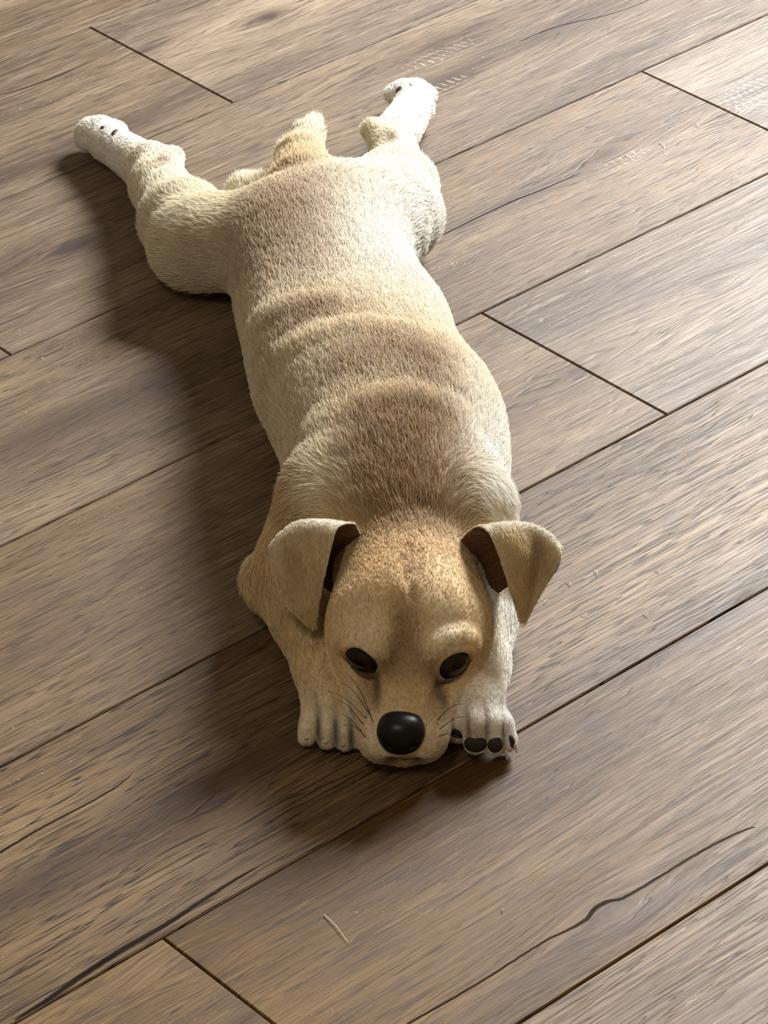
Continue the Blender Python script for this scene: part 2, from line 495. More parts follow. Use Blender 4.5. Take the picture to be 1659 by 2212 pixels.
# ------------------------------------------------------------------ the dog
def cc(name):
    return np.array({'cream': srgb(244, 233, 208), 'white': srgb(250, 246, 236), 'coat': srgb(236, 222, 194), 'tan': srgb(229, 202, 152), 'tan2': srgb(228, 192, 134),
                     'muzzle': srgb(218, 190, 148), 'rim': srgb(40, 28, 22), 'dark': srgb(156, 117, 72), 'brown': srgb(110, 74, 44), 'black': srgb(40, 28, 22)}[name])


BACK = (-0.10, 1, -0.05)
hx = P(882, 1290, .06)[0]           # the head's middle line
prims = []


def sides(l, r, top, z=.05, bot=0.0):
    a, b = P(l[0], l[1], z), P(r[0], r[1], z)
    return ((a[1] + b[1]) / 2, (a[0] + b[0]) / 2, (b[0] - a[0]) / 2, top, bot)


ST = [sides((570, 405), (805, 375), .042, .03), sides((555, 440), (835, 410), .067, .04), sides((505, 500), (865, 470), .084, .045),
      sides((498, 570), (885, 545), .094), sides((505, 640), (920, 605), .094), sides((522, 705), (970, 690), .096), sides((535, 770), (992, 765), .102),
      sides((550, 840), (1030, 835), .108), sides((580, 905), (1075, 905), .114), sides((608, 975), (1096, 985), .118), sides((622, 1040), (1096, 1055), .116),
      sides((640, 1120), (1080, 1120), .108), sides((700, 1200), (1050, 1200), .092, .05, .01), sides((760, 1260), (1010, 1260), .07, .05, .02)]
prims.append(torso(ST, flow=BACK, col='coat'))
# rump: seat bones, tail
prims.append(capsule(P(570, 430, .034), P(532, 412, .030), .019, .013, .008, BACK, 'cream'))
prims.append(capsule(P(658, 405, .05), P(650, 352, .055), .027, .0185, .008, (0, 1, 0), 'tan'))
prims.append(capsule(P(652, 340, .058), P(664, 298, .058), .0150, .0100, .005, None, 'cream'))
prims.append(capsule(P(665, 295, .058), P(676, 268, .056), .0098, .0062, .006, None, 'cream'))
# hind leg on the left of the picture
prims.append(capsule(P(570, 530, .042), P(445, 528, .033), .039, .0355, .022, (-1, .3, -.2), 'cream', zs=.82))
prims.append(capsule(P(440, 520, .034), P(404, 488, .030), .0345, .029, .016, (-.6, 1, 0), 'cream', zs=.9))
prims.append(capsule(P(392, 472, .030), P(345, 405, .026), .0275, .0195, .014, (0, 1, 0), 'cream'))
prims.append(capsule(P(345, 405, .026), P(328, 365, .026), .0190, .0175, .010, (-.3, 1, 0), 'cream'))
prims.append(capsule(P(338, 385, .030), P(372, 342, .036), .0105, .0088, .008, (.3, 1, 0), 'cream'))
prims.append(capsule(P(318, 362, .024), P(240, 312, .018), .0175, .0140, .010, None, 'white'))
prims.append(capsule(P(240, 308, .017), P(208, 292, .016), .0140, .0145, .008, None, 'white', zs=.9))
for dx, dy, dz in ((187, 300, .012), (194, 282, .018), (222, 277, .022), (252, 287, .018)):
    prims.append(ellipsoid(P(dx, dy, dz), (.0085, .0100, .0080), .005, (-.6, 1, 0), 'white'))
# hind leg on the right
prims.append(capsule(P(795, 480, .045), P(838, 462, .035), .042, .034, .03, (.7, .6, -.2), 'cream', zs=.82))
prims.append(capsule(P(838, 470, .034), P(848, 410, .030), .0310, .027, .02, (.3, 1, 0), 'cream'))
prims.append(capsule(P(862, 400, .030), P(852, 335, .026), .0260, .0155, .014, (-.3, 1, 0), 'cream'))
prims.append(capsule(P(855, 335, .026), P(850, 295, .026), .0150, .0145, .010, (0, 1, 0), 'cream'))
prims.append(capsule(P(835, 310, .030), P(806, 280, .034), .0115, .0085, .008, (-.5, 1, 0), 'cream'))
prims.append(capsule(P(858, 288, .022), P(893, 234, .018), .0170, .0145, .010, None, 'white'))
prims.append(capsule(P(893, 232, .017), P(893, 212, .016), .0135, .0135, .008, None, 'white', zs=.9))
for dx, dy, dz in ((852, 204, .015), (872, 194, .019), (900, 192, .019), (922, 206, .014)):
    prims.append(ellipsoid(P(dx, dy, dz), (.0078, .0095, .0072), .005, (.2, 1, 0), 'white'))
# shoulders and forelegs
prims.append(capsule(P(710, 1120, .062), P(622, 1235, .035), .034, .022, .025, (-.4, -.3, -.6), 'tan'))
prims.append(capsule(P(618, 1240, .030), P(580, 1254, .026), .021, .0125, .012, (.2, -.8, -.3), 'tan'))
prims.append(capsule(P(625, 1266, .028), P(692, 1440, .020), .0215, .0140, .012, None, 'tan'))
prims.append(capsule(P(692, 1440, .019), P(704, 1530, .016), .0142, .0142, .010, None, 'tan'))
for q in ([(682, 1518, .016), (667, 1570, .013), (663, 1592, .0075)], [(704, 1522, .018), (707, 1576, .015), (706, 1600, .008)],
          [(726, 1528, .017), (743, 1584, .013), (745, 1604, .0075)], [(740, 1530, .014), (770, 1585, .011), (776, 1600, .007)]):
    prims.append(capsule(P(*q[0]), P(*q[1]), .0074, .0060, .0015, None, 'coat'))
    prims.append(capsule(P(*q[1]), P(*q[2]), .0060, .0056, .0015, None, 'coat'))
prims.append(capsule(P(1000, 1110, .066), P(1052, 1250, .036), .032, .020, .02, (.3, -.3, -.6), 'cream'))
prims.append(capsule(P(1066, 1270, .030), P(1040, 1440, .022), .0185, .0145, .012, None, 'white'))
prims.append(capsule(P(1040, 1440, .022), P(1036, 1520, .022), .0145, .0150, .010, None, 'white'))
for q in ([(1018, 1522, .020), (1000, 1556, .019), (990, 1580, .011)], [(1030, 1528, .024), (1028, 1568, .022), (1028, 1604, .012)],
          [(1044, 1530, .024), (1062, 1566, .021), (1068, 1606, .011)], [(1052, 1528, .020), (1080, 1564, .017), (1092, 1600, .009)]):
    prims.append(capsule(P(*q[0]), P(*q[1]), .0092, .0078, .002, None, 'white'))
    prims.append(capsule(P(*q[1]), P(*q[2]), .0078, .0072, .002, None, 'white'))
# neck, skull, face
hp = []
hp.append(capsule((.010, -.13, .062), (hx, -.215, .052), .050, .040, .02, BACK, 'tan'))
hp.append(ellipsoid((hx, -.238, .053), (.0415, .050, .043), .014, (0, 1, .2), 'tan2'))
hp.append(ellipsoid((hx, -.258, .058), (.0385, .032, .033), .014, (0, 1, .4), 'tan2'))
nx = P(870, 1590, .03)[0]
for s in (-1, 1):
    hp.append(ellipsoid((hx + s * .026, -.250, .047), (.0215, .030, .026), .014, (s * .6, .8, -.1), 'tan'))
    hp.append(ellipsoid((hx + s * .020, -.268, .028), (.0175, .026, .022), .014, (s * .6, .8, -.1), 'tan'))
    hp.append(capsule((hx + s * .014, -.287, .064), (hx + s * .033, -.279, .060), .0055, .0050, .010, (s * .4, .5, .7), 'tan'))
hp.append(ellipsoid(((hx + nx) / 2, -.288, .025), (.0310, .030, .025), .014, (0, .8, .4), 'muzzle'))
hp.append(capsule((hx, -.285, .048), (nx, -.322, .031), .0115, .0105, .014, (0, .8, .5), 'tan'))
hp.append(ellipsoid((nx + .001, -.310, .0235), (.0215, .022, .0165), .010, (0, .8, .4), 'muzzle'))
for s in (-1, 1):
    hp.append(ellipsoid((nx + s * .0115, -.3125, .0200), (.0150, .019, .0155), .006, (s * .7, .7, 0), 'muzzle'))
hp.append(ellipsoid((nx, -.3075, .0085), (.0165, .018, .0082), .0025, (0, 1, 0), 'muzzle'))

H_VOX = 0.0016
LO, HI = (-.27, -.365, -.004), (.125, .50, .14)
Fv, ax = field(prims, LO, HI, H_VOX)
Fh, _ = field(hp, LO, HI, H_VOX)
# the neck flows into the shoulders, the jaw only rests between the forelegs
kk = np.clip((ax[1] + .235) / .05, 0, 1)[None, :, None] * .022 + .002
hh = np.maximum(kk - np.abs(Fv - Fh), 0) / kk
Fv = (np.minimum(Fv, Fh) - hh * hh * kk * .25).astype(np.float32)


def trilinear(W):
    q = (W - np.array([ax[0][0], ax[1][0], ax[2][0]])) / H_VOX
    q = np.clip(q, 0, np.array(Fv.shape) - 1.001)
    i = q.astype(int); t = q - i
    r = 0
    for a in (0, 1):
        for b in (0, 1):
            for c in (0, 1):
                w = (t[:, 0] if a else 1 - t[:, 0]) * (t[:, 1] if b else 1 - t[:, 1]) * (t[:, 2] if c else 1 - t[:, 2])
                r = r + w * Fv[i[:, 0] + a, i[:, 1] + b, i[:, 2] + c]
    return r


def gradient(V):
    g = np.zeros_like(V)
    for i in range(3):
        e = np.zeros(3); e[i] = H_VOX
        g[:, i] = trilinear(V + e) - trilinear(V - e)
    return g / (np.linalg.norm(g, axis=1)[:, None] + 1e-9)


def hit(px, py):
    """point of the dog's surface on the sight line through a pixel (falls back to 1 cm above the floor)"""
    zs = np.linspace(.135, .001, 900)
    W = np.stack([P(px, py, z) for z in (.135, .001)])
    L = W[0] + (W[1] - W[0]) * ((.135 - zs) / .134)[:, None]
    d = trilinear(L)
    k = np.argmax(d < 0)
    return L[k] if d[k] < 0 else P(px, py, .01)


# eyes: sockets cut into the face, lids raised round them
EYE_PX = [(-1, [(735, 1399), (760, 1395), (785, 1398), (801, 1409), (810, 1427), (816, 1444), (813, 1456), (791, 1454), (772, 1445), (750, 1427)]),
          (1, [(1021, 1405), (996, 1399), (974, 1407), (958, 1427), (944, 1447), (938, 1460), (959, 1463), (990, 1457), (1011, 1437)])]
EYES = []; lids = []
for s_, pl in EYE_PX:
    q = np.array([hit(*p) for p in pl]); c = q.mean(0); n = gradient(c[None])[0]
    c = hit(sum(p[0] for p in pl) / len(pl), sum(p[1] for p in pl) / len(pl)); n = gradient(c[None])[0]
    ax_l = q[0] - q[5]; ax_l = ax_l - (ax_l @ n) * n; ax_l /= np.linalg.norm(ax_l); ay_l = np.cross(n, ax_l)
    if ay_l[2] < 0: ay_l = -ay_l
    th = np.linspace(0, 2 * math.pi, 40, endpoint=False)
    ca, sa = np.cos(th), np.sin(th)
    # almond: pointed at the inner corner, rounder above than below
    q = c + ax_l[None] * (.0123 * ca)[:, None] + ay_l[None] * (np.where(sa > 0, .0098, .0080) * sa * (1 - .18 * np.maximum(-ca, 0)))[:, None]
    for _ in range(4): q = q - n[None] * np.clip(trilinear(q) / np.clip(gradient(q) @ n, .35, 1), -.002, .002)[:, None]
    EYES.append((c, n, s_, q, ax_l, ay_l))
    for a in range(40):
        up = sa[a] > -.2
        lids.append(capsule(q[a] + n * .0002, q[(a + 1) % 40] + n * .0002, .0016 if up else .0010, .0016 if up else .0010, .0018, n * 0 + np.array([s_ * .3, .5, .5]), 'tan2'))
for c, n, s_, q, ax_l, ay_l in EYES:
    lids.insert(0, capsule(c - ax_l * .0040 - n * .004, c + ax_l * .0040 - n * .004, .0094, .0094, .002, op='sub'))


def stage2(pr):
    global Fv
    for p in pr:
        mg = p.k + .012
        i0 = np.maximum(np.floor((p.lo - mg - np.array(LO)) / H_VOX).astype(int), 0); i1 = np.ceil((p.hi + mg - np.array(LO)) / H_VOX).astype(int) + 1
        sl = tuple(slice(i0[i], i1[i]) for i in range(3))
        X, Y, Z = np.meshgrid(ax[0][sl[0]], ax[1][sl[1]], ax[2][sl[2]], indexing='ij')
        d = p.f(X, Y, Z).astype(np.float32)
        Fv[sl] = smin(Fv[sl], d, p.k) if p.op == 'add' else -smin(-Fv[sl], d, p.k)


folds = []
for pl, dep, r in (([(585, 790), (640, 745), (710, 716), (790, 702), (860, 712), (930, 760), (985, 830)], .0165, .0100),
                   ([(735, 950), (765, 890), (820, 862), (890, 855), (960, 880), (1015, 950)], .0155, .0098),
                   ([(560, 690), (620, 664), (690, 650), (760, 668)], .0165, .0100),
                   ([(640, 1090), (655, 1000), (690, 920), (730, 860)], .0165, .0115)):
    q = np.array([hit(*p) for p in pl]); n = gradient(q); q = q - n * dep
    for a in range(len(q) - 1):
        folds.append(capsule(q[a], q[a + 1], r, r, .016, BACK, 'tan'))
for pl, dep in (([(884, 1180), (886, 1230), (888, 1290)], .0002), ([(905, 1190), (903, 1240)], .0002), ([(868, 1200), (872, 1250)], .0002)):
    q = np.array([hit(*p) for p in pl]); n = gradient(q); q = q + n * dep
    for a in range(len(q) - 1):
        folds.append(capsule(q[a], q[a + 1], .0011, .0011, .004, (0, 1, .3), 'tan2', op='sub'))
q = np.array([hit(*p) for p in ((838, 1640), (860, 1645), (880, 1646), (905, 1642))])
for a in range(3): folds.append(capsule(q[a], q[a + 1], .0019, .0019, .002, op='sub'))
for pl in ([(728, 1388), (752, 1374), (786, 1374), (812, 1390), (832, 1418)], [(1028, 1392), (1000, 1376), (968, 1380), (944, 1398), (928, 1424)]):
    q = np.array([hit(*p) for p in pl]); q = q - gradient(q) * .0029
    for a in range(len(q) - 1): folds.append(capsule(q[a], q[a + 1], .0036, .0036, .007, (0, .6, .6), 'tan'))
for pl, dep, r, kq in (([(868, 1360), (872, 1400), (874, 1435)], .0022, .0032, .008), ([(792, 1490), (806, 1512)], .0018, .0036, .008), ([(958, 1494), (946, 1516)], .0018, .0036, .008)):
    q = np.array([hit(*p) for p in pl]); q = q + gradient(q) * dep
    for a in range(len(q) - 1): folds.append(capsule(q[a], q[a + 1], r, r, kq, op='sub'))
F_hit = Fv.copy()
stage2(folds)
folds = [p for p in folds if p.op == 'add']
stage2(lids)
Zg = ax[2][None, None, :]
Fv = -smin(-Fv, np.broadcast_to((Zg - 0.0006).astype(np.float32), Fv.shape), 0.004)   # it lies on the floor
prims = prims + hp + lids + folds
V, Q = surface_nets(Fv, ax, H_VOX)
V = relax(V, Q, 2, .5)


# coat marks: (px, py, z, half width m, half length m, colour, strength)
MARKS = [(590, 450, .030, .050, 'dark', .8), (665, 540, .026, .060, 'dark', .6), (665, 420, .026, .05, 'dark', .6), (660, 690, .040, .014, 'dark', .9), (590, 705, .03, .014, 'dark', .5),
         (840, 760, .036, .026, 'dark', .85), (740, 800, .022, .034, 'dark', .6), (935, 800, .020, .034, 'dark', .65), (900, 905, .030, .022, 'dark', .9),  # sable saddle; its dark bands also paint the shade of the folds
         (790, 940, .016, .03, 'dark', .6), (880, 1010, .042, .048, 'dark', .97), (840, 1080, .03, .03, 'dark', .6), (900, 1120, .030, .026, 'dark', .7), (645, 360, .018, .012, 'dark', .4),
         (872, 1392, .0075, .016, 'brown', .8), (845, 1425, .005, .008, 'brown', .6), (905, 1428, .005, .008, 'brown', .6), (872, 1345, .008, .02, 'dark', .6), (888, 1290, .005, .03, 'dark', .55), (885, 1215, .016, .02, 'dark', .45),
         (800, 1385, .010, .008, 'cream', .55), (955, 1390, .010, .008, 'cream', .55), (770, 1310, .02, .02, 'coat', .4), (970, 1320, .02, .03, 'coat', .5), (830, 1440, .006, .006, 'brown', .8), (930, 1445, .006, .006, 'brown', .8), (790, 1484, .008, .007, 'brown', .55), (803, 1500, .004, .003, 'brown', .8),
         (944, 1478, .0028, .006, 'black', .95), (953, 1495, .0026, .005, 'black', .95), (961, 1507, .0022, .004, 'black', .9), (815, 1470, .0024, .006, 'black', .85), (813, 1490, .002, .008, 'brown', .8),
         (640, 1020, .008, .04, 'dark', .35), (555, 560, .03, .02, 'dark', .35), (430, 540, .02, .015, 'dark', .25), (925, 480, .010, .025, 'dark', .3),
         (352, 345, .0055, .010, 'brown', .75), (300, 325, .007, .004, 'brown', .4), (846, 297, .005, .010, 'brown', .9), (862, 200, .005, .006, 'brown', .8),
         (680, 960, .014, .04, 'cream', .7), (700, 1020, .014, .04, 'cream', .6), (1070, 1000, .02, .08, 'white', .9), (960, 640, .03, .10, 'white', .9), (850, 520, .045, .08, 'white', .9), (900, 420, .03, .06, 'white', .5),  # white: pale right flank and rump, whitened further with painted window glare
         (560, 830, .02, .06, 'cream', .4), (560, 1200, .02, .03, 'tan2', .3),
         (870, 1643, .015, .0038, 'black', .95), (846, 1642, .006, .0034, 'black', .8), (898, 1642, .006, .0034, 'black', .8), (800, 1590, .008, .012, 'cream', .5), (760, 1540, .004, .02, 'cream', .6), (930, 1600, .006, .012, 'cream', .4),
         (840, 1634, .004, .002, 'white', .8), (908, 1634, .004, .002, 'white', .8),
         (687, 1572, .0022, .010, 'black', .9), (725, 1580, .0022, .010, 'black', .9), (758, 1588, .0020, .010, 'black', .9),  # black between the left toes: cleft shade put into the coat colour
         (1012, 1572, .0014, .010, 'black', .8), (1052, 1575, .0014, .010, 'black', .8), (1088, 1590, .0014, .010, 'black', .8),  # the same painted cleft shade on the right paw
         (1028, 1585, .010, .006, 'dark', .5)]
Fkeep = Fv; Fv = F_hit
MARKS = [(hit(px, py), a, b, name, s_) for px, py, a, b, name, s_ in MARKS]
Fv = Fkeep


def coat(V, pr):
    ds = np.stack([p.f(V[:, 0], V[:, 1], V[:, 2]) for p in pr])
    w = np.exp(-np.clip(ds - ds.min(0), 0, .1) / .006)
    w /= w.sum(0)
    cols = np.tensordot(w.T, np.stack([cc(p.col) for p in pr]), 1)
    flow = np.tensordot(w.T, np.stack([p.flow for p in pr]), 1)
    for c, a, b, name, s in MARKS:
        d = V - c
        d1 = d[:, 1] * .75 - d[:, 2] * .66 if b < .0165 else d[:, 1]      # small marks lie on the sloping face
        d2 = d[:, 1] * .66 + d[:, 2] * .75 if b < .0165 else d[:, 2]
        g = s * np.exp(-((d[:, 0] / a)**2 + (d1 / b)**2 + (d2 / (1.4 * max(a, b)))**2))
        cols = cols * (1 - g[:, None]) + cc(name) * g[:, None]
    return cols, flow


adds = [p for p in prims if p.op == 'add']
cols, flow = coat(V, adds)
# dark rims round the eyes, tear marks, dark pads
skin = np.array(srgb(38, 26, 20))
for c, n, s_, q, ax_l, ay_l in EYES:
    dd = np.linalg.norm(V[:, None] - q[None], axis=2).min(1)
    g = np.clip((.0024 - dd) / .0008, 0, 1) * .92
    g = np.maximum(g, np.clip((.0085 - np.linalg.norm(V - c, axis=1)) / .002, 0, 1))
    cols = cols * (1 - g[:, None]) + skin * g[:, None]


def fur_material(name):
    mat = bpy.data.materials.new(name); k = NT(mat)
    at = k.attr('coat')
    k.link(at.outputs['Color'], k.bsdf.inputs['Base Color'])
    k.bsdf.inputs['Roughness'].default_value = 0.6
    k.bsdf.inputs['Specular IOR Level'].default_value = 0.25
    tr = k.n.new('ShaderNodeBsdfTranslucent'); k.link(at.outputs['Color'], tr.inputs['Color'])
    mx = k.n.new('ShaderNodeMixShader'); mx.inputs[0].default_value = 0.3
    k.link(k.bsdf.outputs[0], mx.inputs[1]); k.link(tr.outputs[0], mx.inputs[2]); k.link(mx.outputs[0], k.out.inputs['Surface'])
    return mat


def skin_material(name, thin=0.0):
    mat = bpy.data.materials.new(name); k = NT(mat)
    at = k.attr('coat')
    geo = k.n.new('ShaderNodeNewGeometry')
    nz = k.noise(geo.outputs['Position'], 420, 3, 0.6)
    k.link(k.mix(k.ss(nz, 0.3, 0.75, 0, .35), at.outputs['Color'], srgb(120, 88, 56)), k.bsdf.inputs['Base Color'])
    k.bsdf.inputs['Roughness'].default_value = 0.75
    k.bsdf.inputs['Specular IOR Level'].default_value = 0.2
    if thin:        # ears let light through
        tr = k.n.new('ShaderNodeBsdfTranslucent'); k.link(at.outputs['Color'], tr.inputs['Color'])
        mx = k.n.new('ShaderNodeMixShader'); mx.inputs[0].default_value = thin
        k.link(k.bsdf.outputs[0], mx.inputs[1]); k.link(tr.outputs[0], mx.inputs[2]); k.link(mx.outputs[0], k.out.inputs['Surface'])
    return mat


M_skin = skin_material('short_coat'); M_ear = skin_material('ear_skin', .35); M_fur = fur_material('fur')
dog = bpy.data.objects.new('dog', None); C.objects.link(dog)
dog.location = (0, 0, 0)
dog['label'] = 'tan and cream puppy sprawled flat on the wooden floor, chin between its paws'
dog['category'] = 'dog'
body = np_mesh('body', V, Q, M_skin, dog)
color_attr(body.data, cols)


def fur(name, parent, V, Q, N, cols, flow, count, length, radius, lift=.35, keep=None, wild=.25, tipmix=.35):
    """short strands laid along the flow, rooted on the faces"""
    Pq = V[Q]
    d1, d2 = Pq[:, 2] - Pq[:, 0], Pq[:, 3] - Pq[:, 1]
    ar = np.linalg.norm(np.cross(d1, d2), axis=1)
    if keep is not None: ar = ar * keep[Q].mean(1)
    pick = rng.choice(len(Q), count, p=ar / ar.sum())
    a, b = rng.random(count), rng.random(count)
    w = np.stack([(1 - a) * (1 - b), a * (1 - b), a * b, (1 - a) * b], 1)[:, :, None]
    q = Q[pick]
    root = (V[q] * w).sum(1); nn = (N[q] * w).sum(1); fl = (flow[q] * w).sum(1); co = (cols[q] * w).sum(1); ln = (length[q] * w[:, :, 0]).sum(1)
    nn /= np.linalg.norm(nn, axis=1)[:, None] + 1e-9
    fl = fl - (fl * nn).sum(1)[:, None] * nn
    fl /= np.linalg.norm(fl, axis=1)[:, None] + 1e-9
    side = np.cross(nn, fl)
    # locks: neighbouring hairs lean the same way
    ph = root @ np.array([[310, 140], [90, -260], [170, 210.]])
    lock = np.sin(ph[:, 0] + 1.7 * np.sin(ph[:, 1])) * .55 + np.sin(2.3 * ph[:, 1] + ph[:, 0]) * .35
    ang = wild * (lock + rng.normal(0, .7, count))
    dr = fl * np.cos(ang)[:, None] + side * np.sin(ang)[:, None]
    L = ln * rng.uniform(.6, 1.15, count)
    lf = lift * rng.uniform(.4, 1.4, count)
    ks = np.array([0, .33, .7, 1.0])
    pts = root[:, None] + dr[:, None] * (L[:, None] * ks[None])[:, :, None] + nn[:, None] * ((L * lf)[:, None] * (ks * (1.3 - .75 * ks))[None])[:, :, None]
    pts[:, :, 2] = np.maximum(pts[:, :, 2], .0012)
    br = (rng.normal(1, .15, count) + .10 * lock)[:, None]
    co = np.clip(co * br, 0, 1)
    tip = np.clip(co + (np.array(srgb(246, 236, 212)) - co) * (tipmix * 2.2 * rng.random(count)**2)[:, None], 0, 1)
    pc = co[:, None] * (.80 + .2 * ks)[None, :, None] * (1 - ks)[None, :, None] + tip[:, None] * ks[None, :, None]
    cu = bpy.data.hair_curves.new(name)
    cu.add_curves([4] * count)
    cu.position_data.foreach_set('vector', pts.astype(np.float32).ravel())
    ra = cu.attributes.get('radius') or cu.attributes.new('radius', 'FLOAT', 'POINT')
    ra.data.foreach_set('value', np.tile(radius * np.array([1, .9, .6, .12]), count).astype(np.float32))
    ca = cu.attributes.new('coat', 'FLOAT_COLOR', 'POINT')
    ca.data.foreach_set('color', np.concatenate([pc, np.ones(pc.shape[:2] + (1,))], 2).astype(np.float32).ravel())
    cu.materials.append(M_fur)
    o = bpy.data.objects.new(name, cu); C.objects.link(o); o.parent = parent
    o['kind'] = 'stuff'
    return o


N = gradient(V)
keep = np.clip((N[:, 2] + .75) / .3, 0, 1) * np.clip((V[:, 2] - .002) / .004, 0, 1)
ln = np.full(len(V), .0115)
headm = np.clip((-.195 - V[:, 1]) / .03, 0, 1) * np.exp(-(np.clip(np.abs(V[:, 0] - hx) - .052, 0, 1) / .006)**2)
face = np.clip((-.262 - V[:, 1]) / .04, 0, 1) * headm
ln = ln * (1 - headm) + (.0034 * (1 - face) + .0022 * face) * headm
hind = np.clip((V[:, 1] - .27) / .08, 0, 1) * np.clip((np.abs(V[:, 0] + .055) - .03) / .03, 0, 1)
ln = ln * (1 - hind) + .0045 * hind
fore = np.clip((-.20 - V[:, 1]) / .05, 0, 1) * (1 - headm); ln = ln * (1 - fore) + .0042 * fore
paw = np.clip((-.262 - V[:, 1]) / .012, 0, 1) * np.clip((.028 - V[:, 2]) / .006, 0, 1) * np.clip((np.abs(V[:, 0] - nx) - .030) / .004, 0, 1)
ln = ln * (1 - paw) + .0018 * paw
for c, n, s_, q, ax_l, ay_l in EYES:
    e = np.linalg.norm(V - c, axis=1); dd = np.linalg.norm(V[:, None] - q[None], axis=2).min(1)
    keep *= np.clip((dd - .0030) / .0015, 0, 1) * np.clip((e - .0115) / .002, 0, 1)
nose_c = np.array([nx - .001, -.3300, .0315])
e = np.linalg.norm((V - nose_c) / np.array([.0145, .012, .0145]), axis=1); keep *= np.clip((e - .95) / .3, 0, 1)
FUR_N = 170000
fur('fur', dog, V, Q, N, cols, flow, FUR_N, ln, .00017, .24, keep)

# ------------------------------------------------------------------ eyes, nose, ears
def ball(name, c, r, mat, parent, rot=(0, 0, 0), seg=28):
    bm = bmesh.new(); bmesh.ops.create_uvsphere(bm, u_segments=seg, v_segments=seg // 2, radius=1)
    me = bpy.data.meshes.new(name); bm.to_mesh(me); bm.free()
    me.polygons.foreach_set('use_smooth', [True] * len(me.polygons)); me.materials.append(mat)
    M = Matrix.Rotation(rot[2], 4, 'Z') @ Matrix.Rotation(rot[1], 4, 'Y') @ Matrix.Rotation(rot[0], 4, 'X') @ Matrix.Diagonal((*r, 1))
    me.transform(M)
    o = bpy.data.objects.new(name, me); C.objects.link(o); o.location = tuple(c); o.parent = parent
    return o


M_eye = bpy.data.materials.new('dark_brown_eye'); k_ = NT(M_eye)
tc_ = k_.n.new('ShaderNodeTexCoord'); sx_ = k_.n.new('ShaderNodeSeparateXYZ'); k_.link(tc_.outputs['Object'], sx_.inputs[0])
r_ = k_.math('SQRT', k_.math('ADD', k_.math('MULTIPLY', sx_.outputs[0], sx_.outputs[0]), k_.math('MULTIPLY', sx_.outputs[1], sx_.outputs[1])))
ec = k_.mix(k_.ss(r_, .0028, .0036), srgb(6, 4, 3), srgb(36, 20, 11))
ec = k_.mix(k_.ss(r_, .0060, .0074), ec, srgb(16, 10, 8))
k_.link(ec, k_.bsdf.inputs['Base Color']); k_.bsdf.inputs['Roughness'].default_value = 0.05; k_.bsdf.inputs['Specular IOR Level'].default_value = 0.3
M_nose = flat_material('black_nose', srgb(14, 13, 14), 0.36, 0.32)
M_pad = flat_material('dark_paw_pad', srgb(46, 34, 30), 0.6, 0.4)
M_claw = flat_material('pale_claw', srgb(214, 200, 180), 0.35, 0.5)
M_whisk = flat_material('dark_whisker', srgb(52, 40, 30), 0.5, 0.5)
M_shed = flat_material('shed_hair', srgb(236, 226, 206), 0.5, 0.5)
for c, n, s_, q, ax_l, ay_l in EYES:
    o = ball('eye', (0, 0, 0), (.0122, .0097, .0090), M_eye, dog)
    M3 = Matrix([[ax_l[i], ay_l[i], n[i]] for i in range(3)])
    if M3.determinant() < 0: M3 = Matrix([[-ax_l[i], ay_l[i], n[i]] for i in range(3)])
    o.rotation_euler = M3.to_euler()
    o.location = tuple(q.mean(0) - n * .0048 + ay_l * .0003)
    o['label'] = 'glossy dark brown eye'

npr = [ellipsoid(nose_c + np.array([0, .001, .003]), (.0130, .0085, .0085), .005), ellipsoid(nose_c + np.array([0, .0010, -.0035]), (.0102, .0080, .0068), .008),
       ellipsoid(nose_c + np.array([0, .006, .006]), (.0115, .010, .0060), .006), ellipsoid(nose_c + np.array([0, .007, -.002]), (.0118, .008, .0092), .006)]
for s in (-1, 1):
    npr.append(ellipsoid(nose_c + np.array([s * .0070, -.0075, -.002]), (.0022, .0024, .0022), .0020, op='sub'))
npr.append(capsule(nose_c + np.array([0, -.0085, -.002]), nose_c + np.array([0, -.008, -.013]), .0006, .0006, .0018, op='sub'))
Fn, an = field(npr, nose_c - .022, nose_c + .022, .0006)
Vn, Qn = surface_nets(Fn, an, .0006)
np_mesh('nose', relax(Vn, Qn, 2), Qn, M_nose, dog)


def catmull(Pn, m):
    Pn = np.array(Pn, float); n = len(Pn)
    ext = np.concatenate([[2 * Pn[0] - Pn[1]], Pn, [2 * Pn[-1] - Pn[-2]]])
    t = np.linspace(0, n - 1, m); i = np.minimum(t.astype(int), n - 2); u = (t - i).reshape((-1,) + (1,) * (Pn.ndim - 1))
    p0, p1, p2, p3 = ext[i], ext[i + 1], ext[i + 2], ext[i + 3]
    return .5 * (2 * p1 + (p2 - p0) * u + (2 * p0 - 5 * p1 + 4 * p2 - p3) * u**2 + (3 * p1 - p0 - 3 * p2 + p3) * u**3)


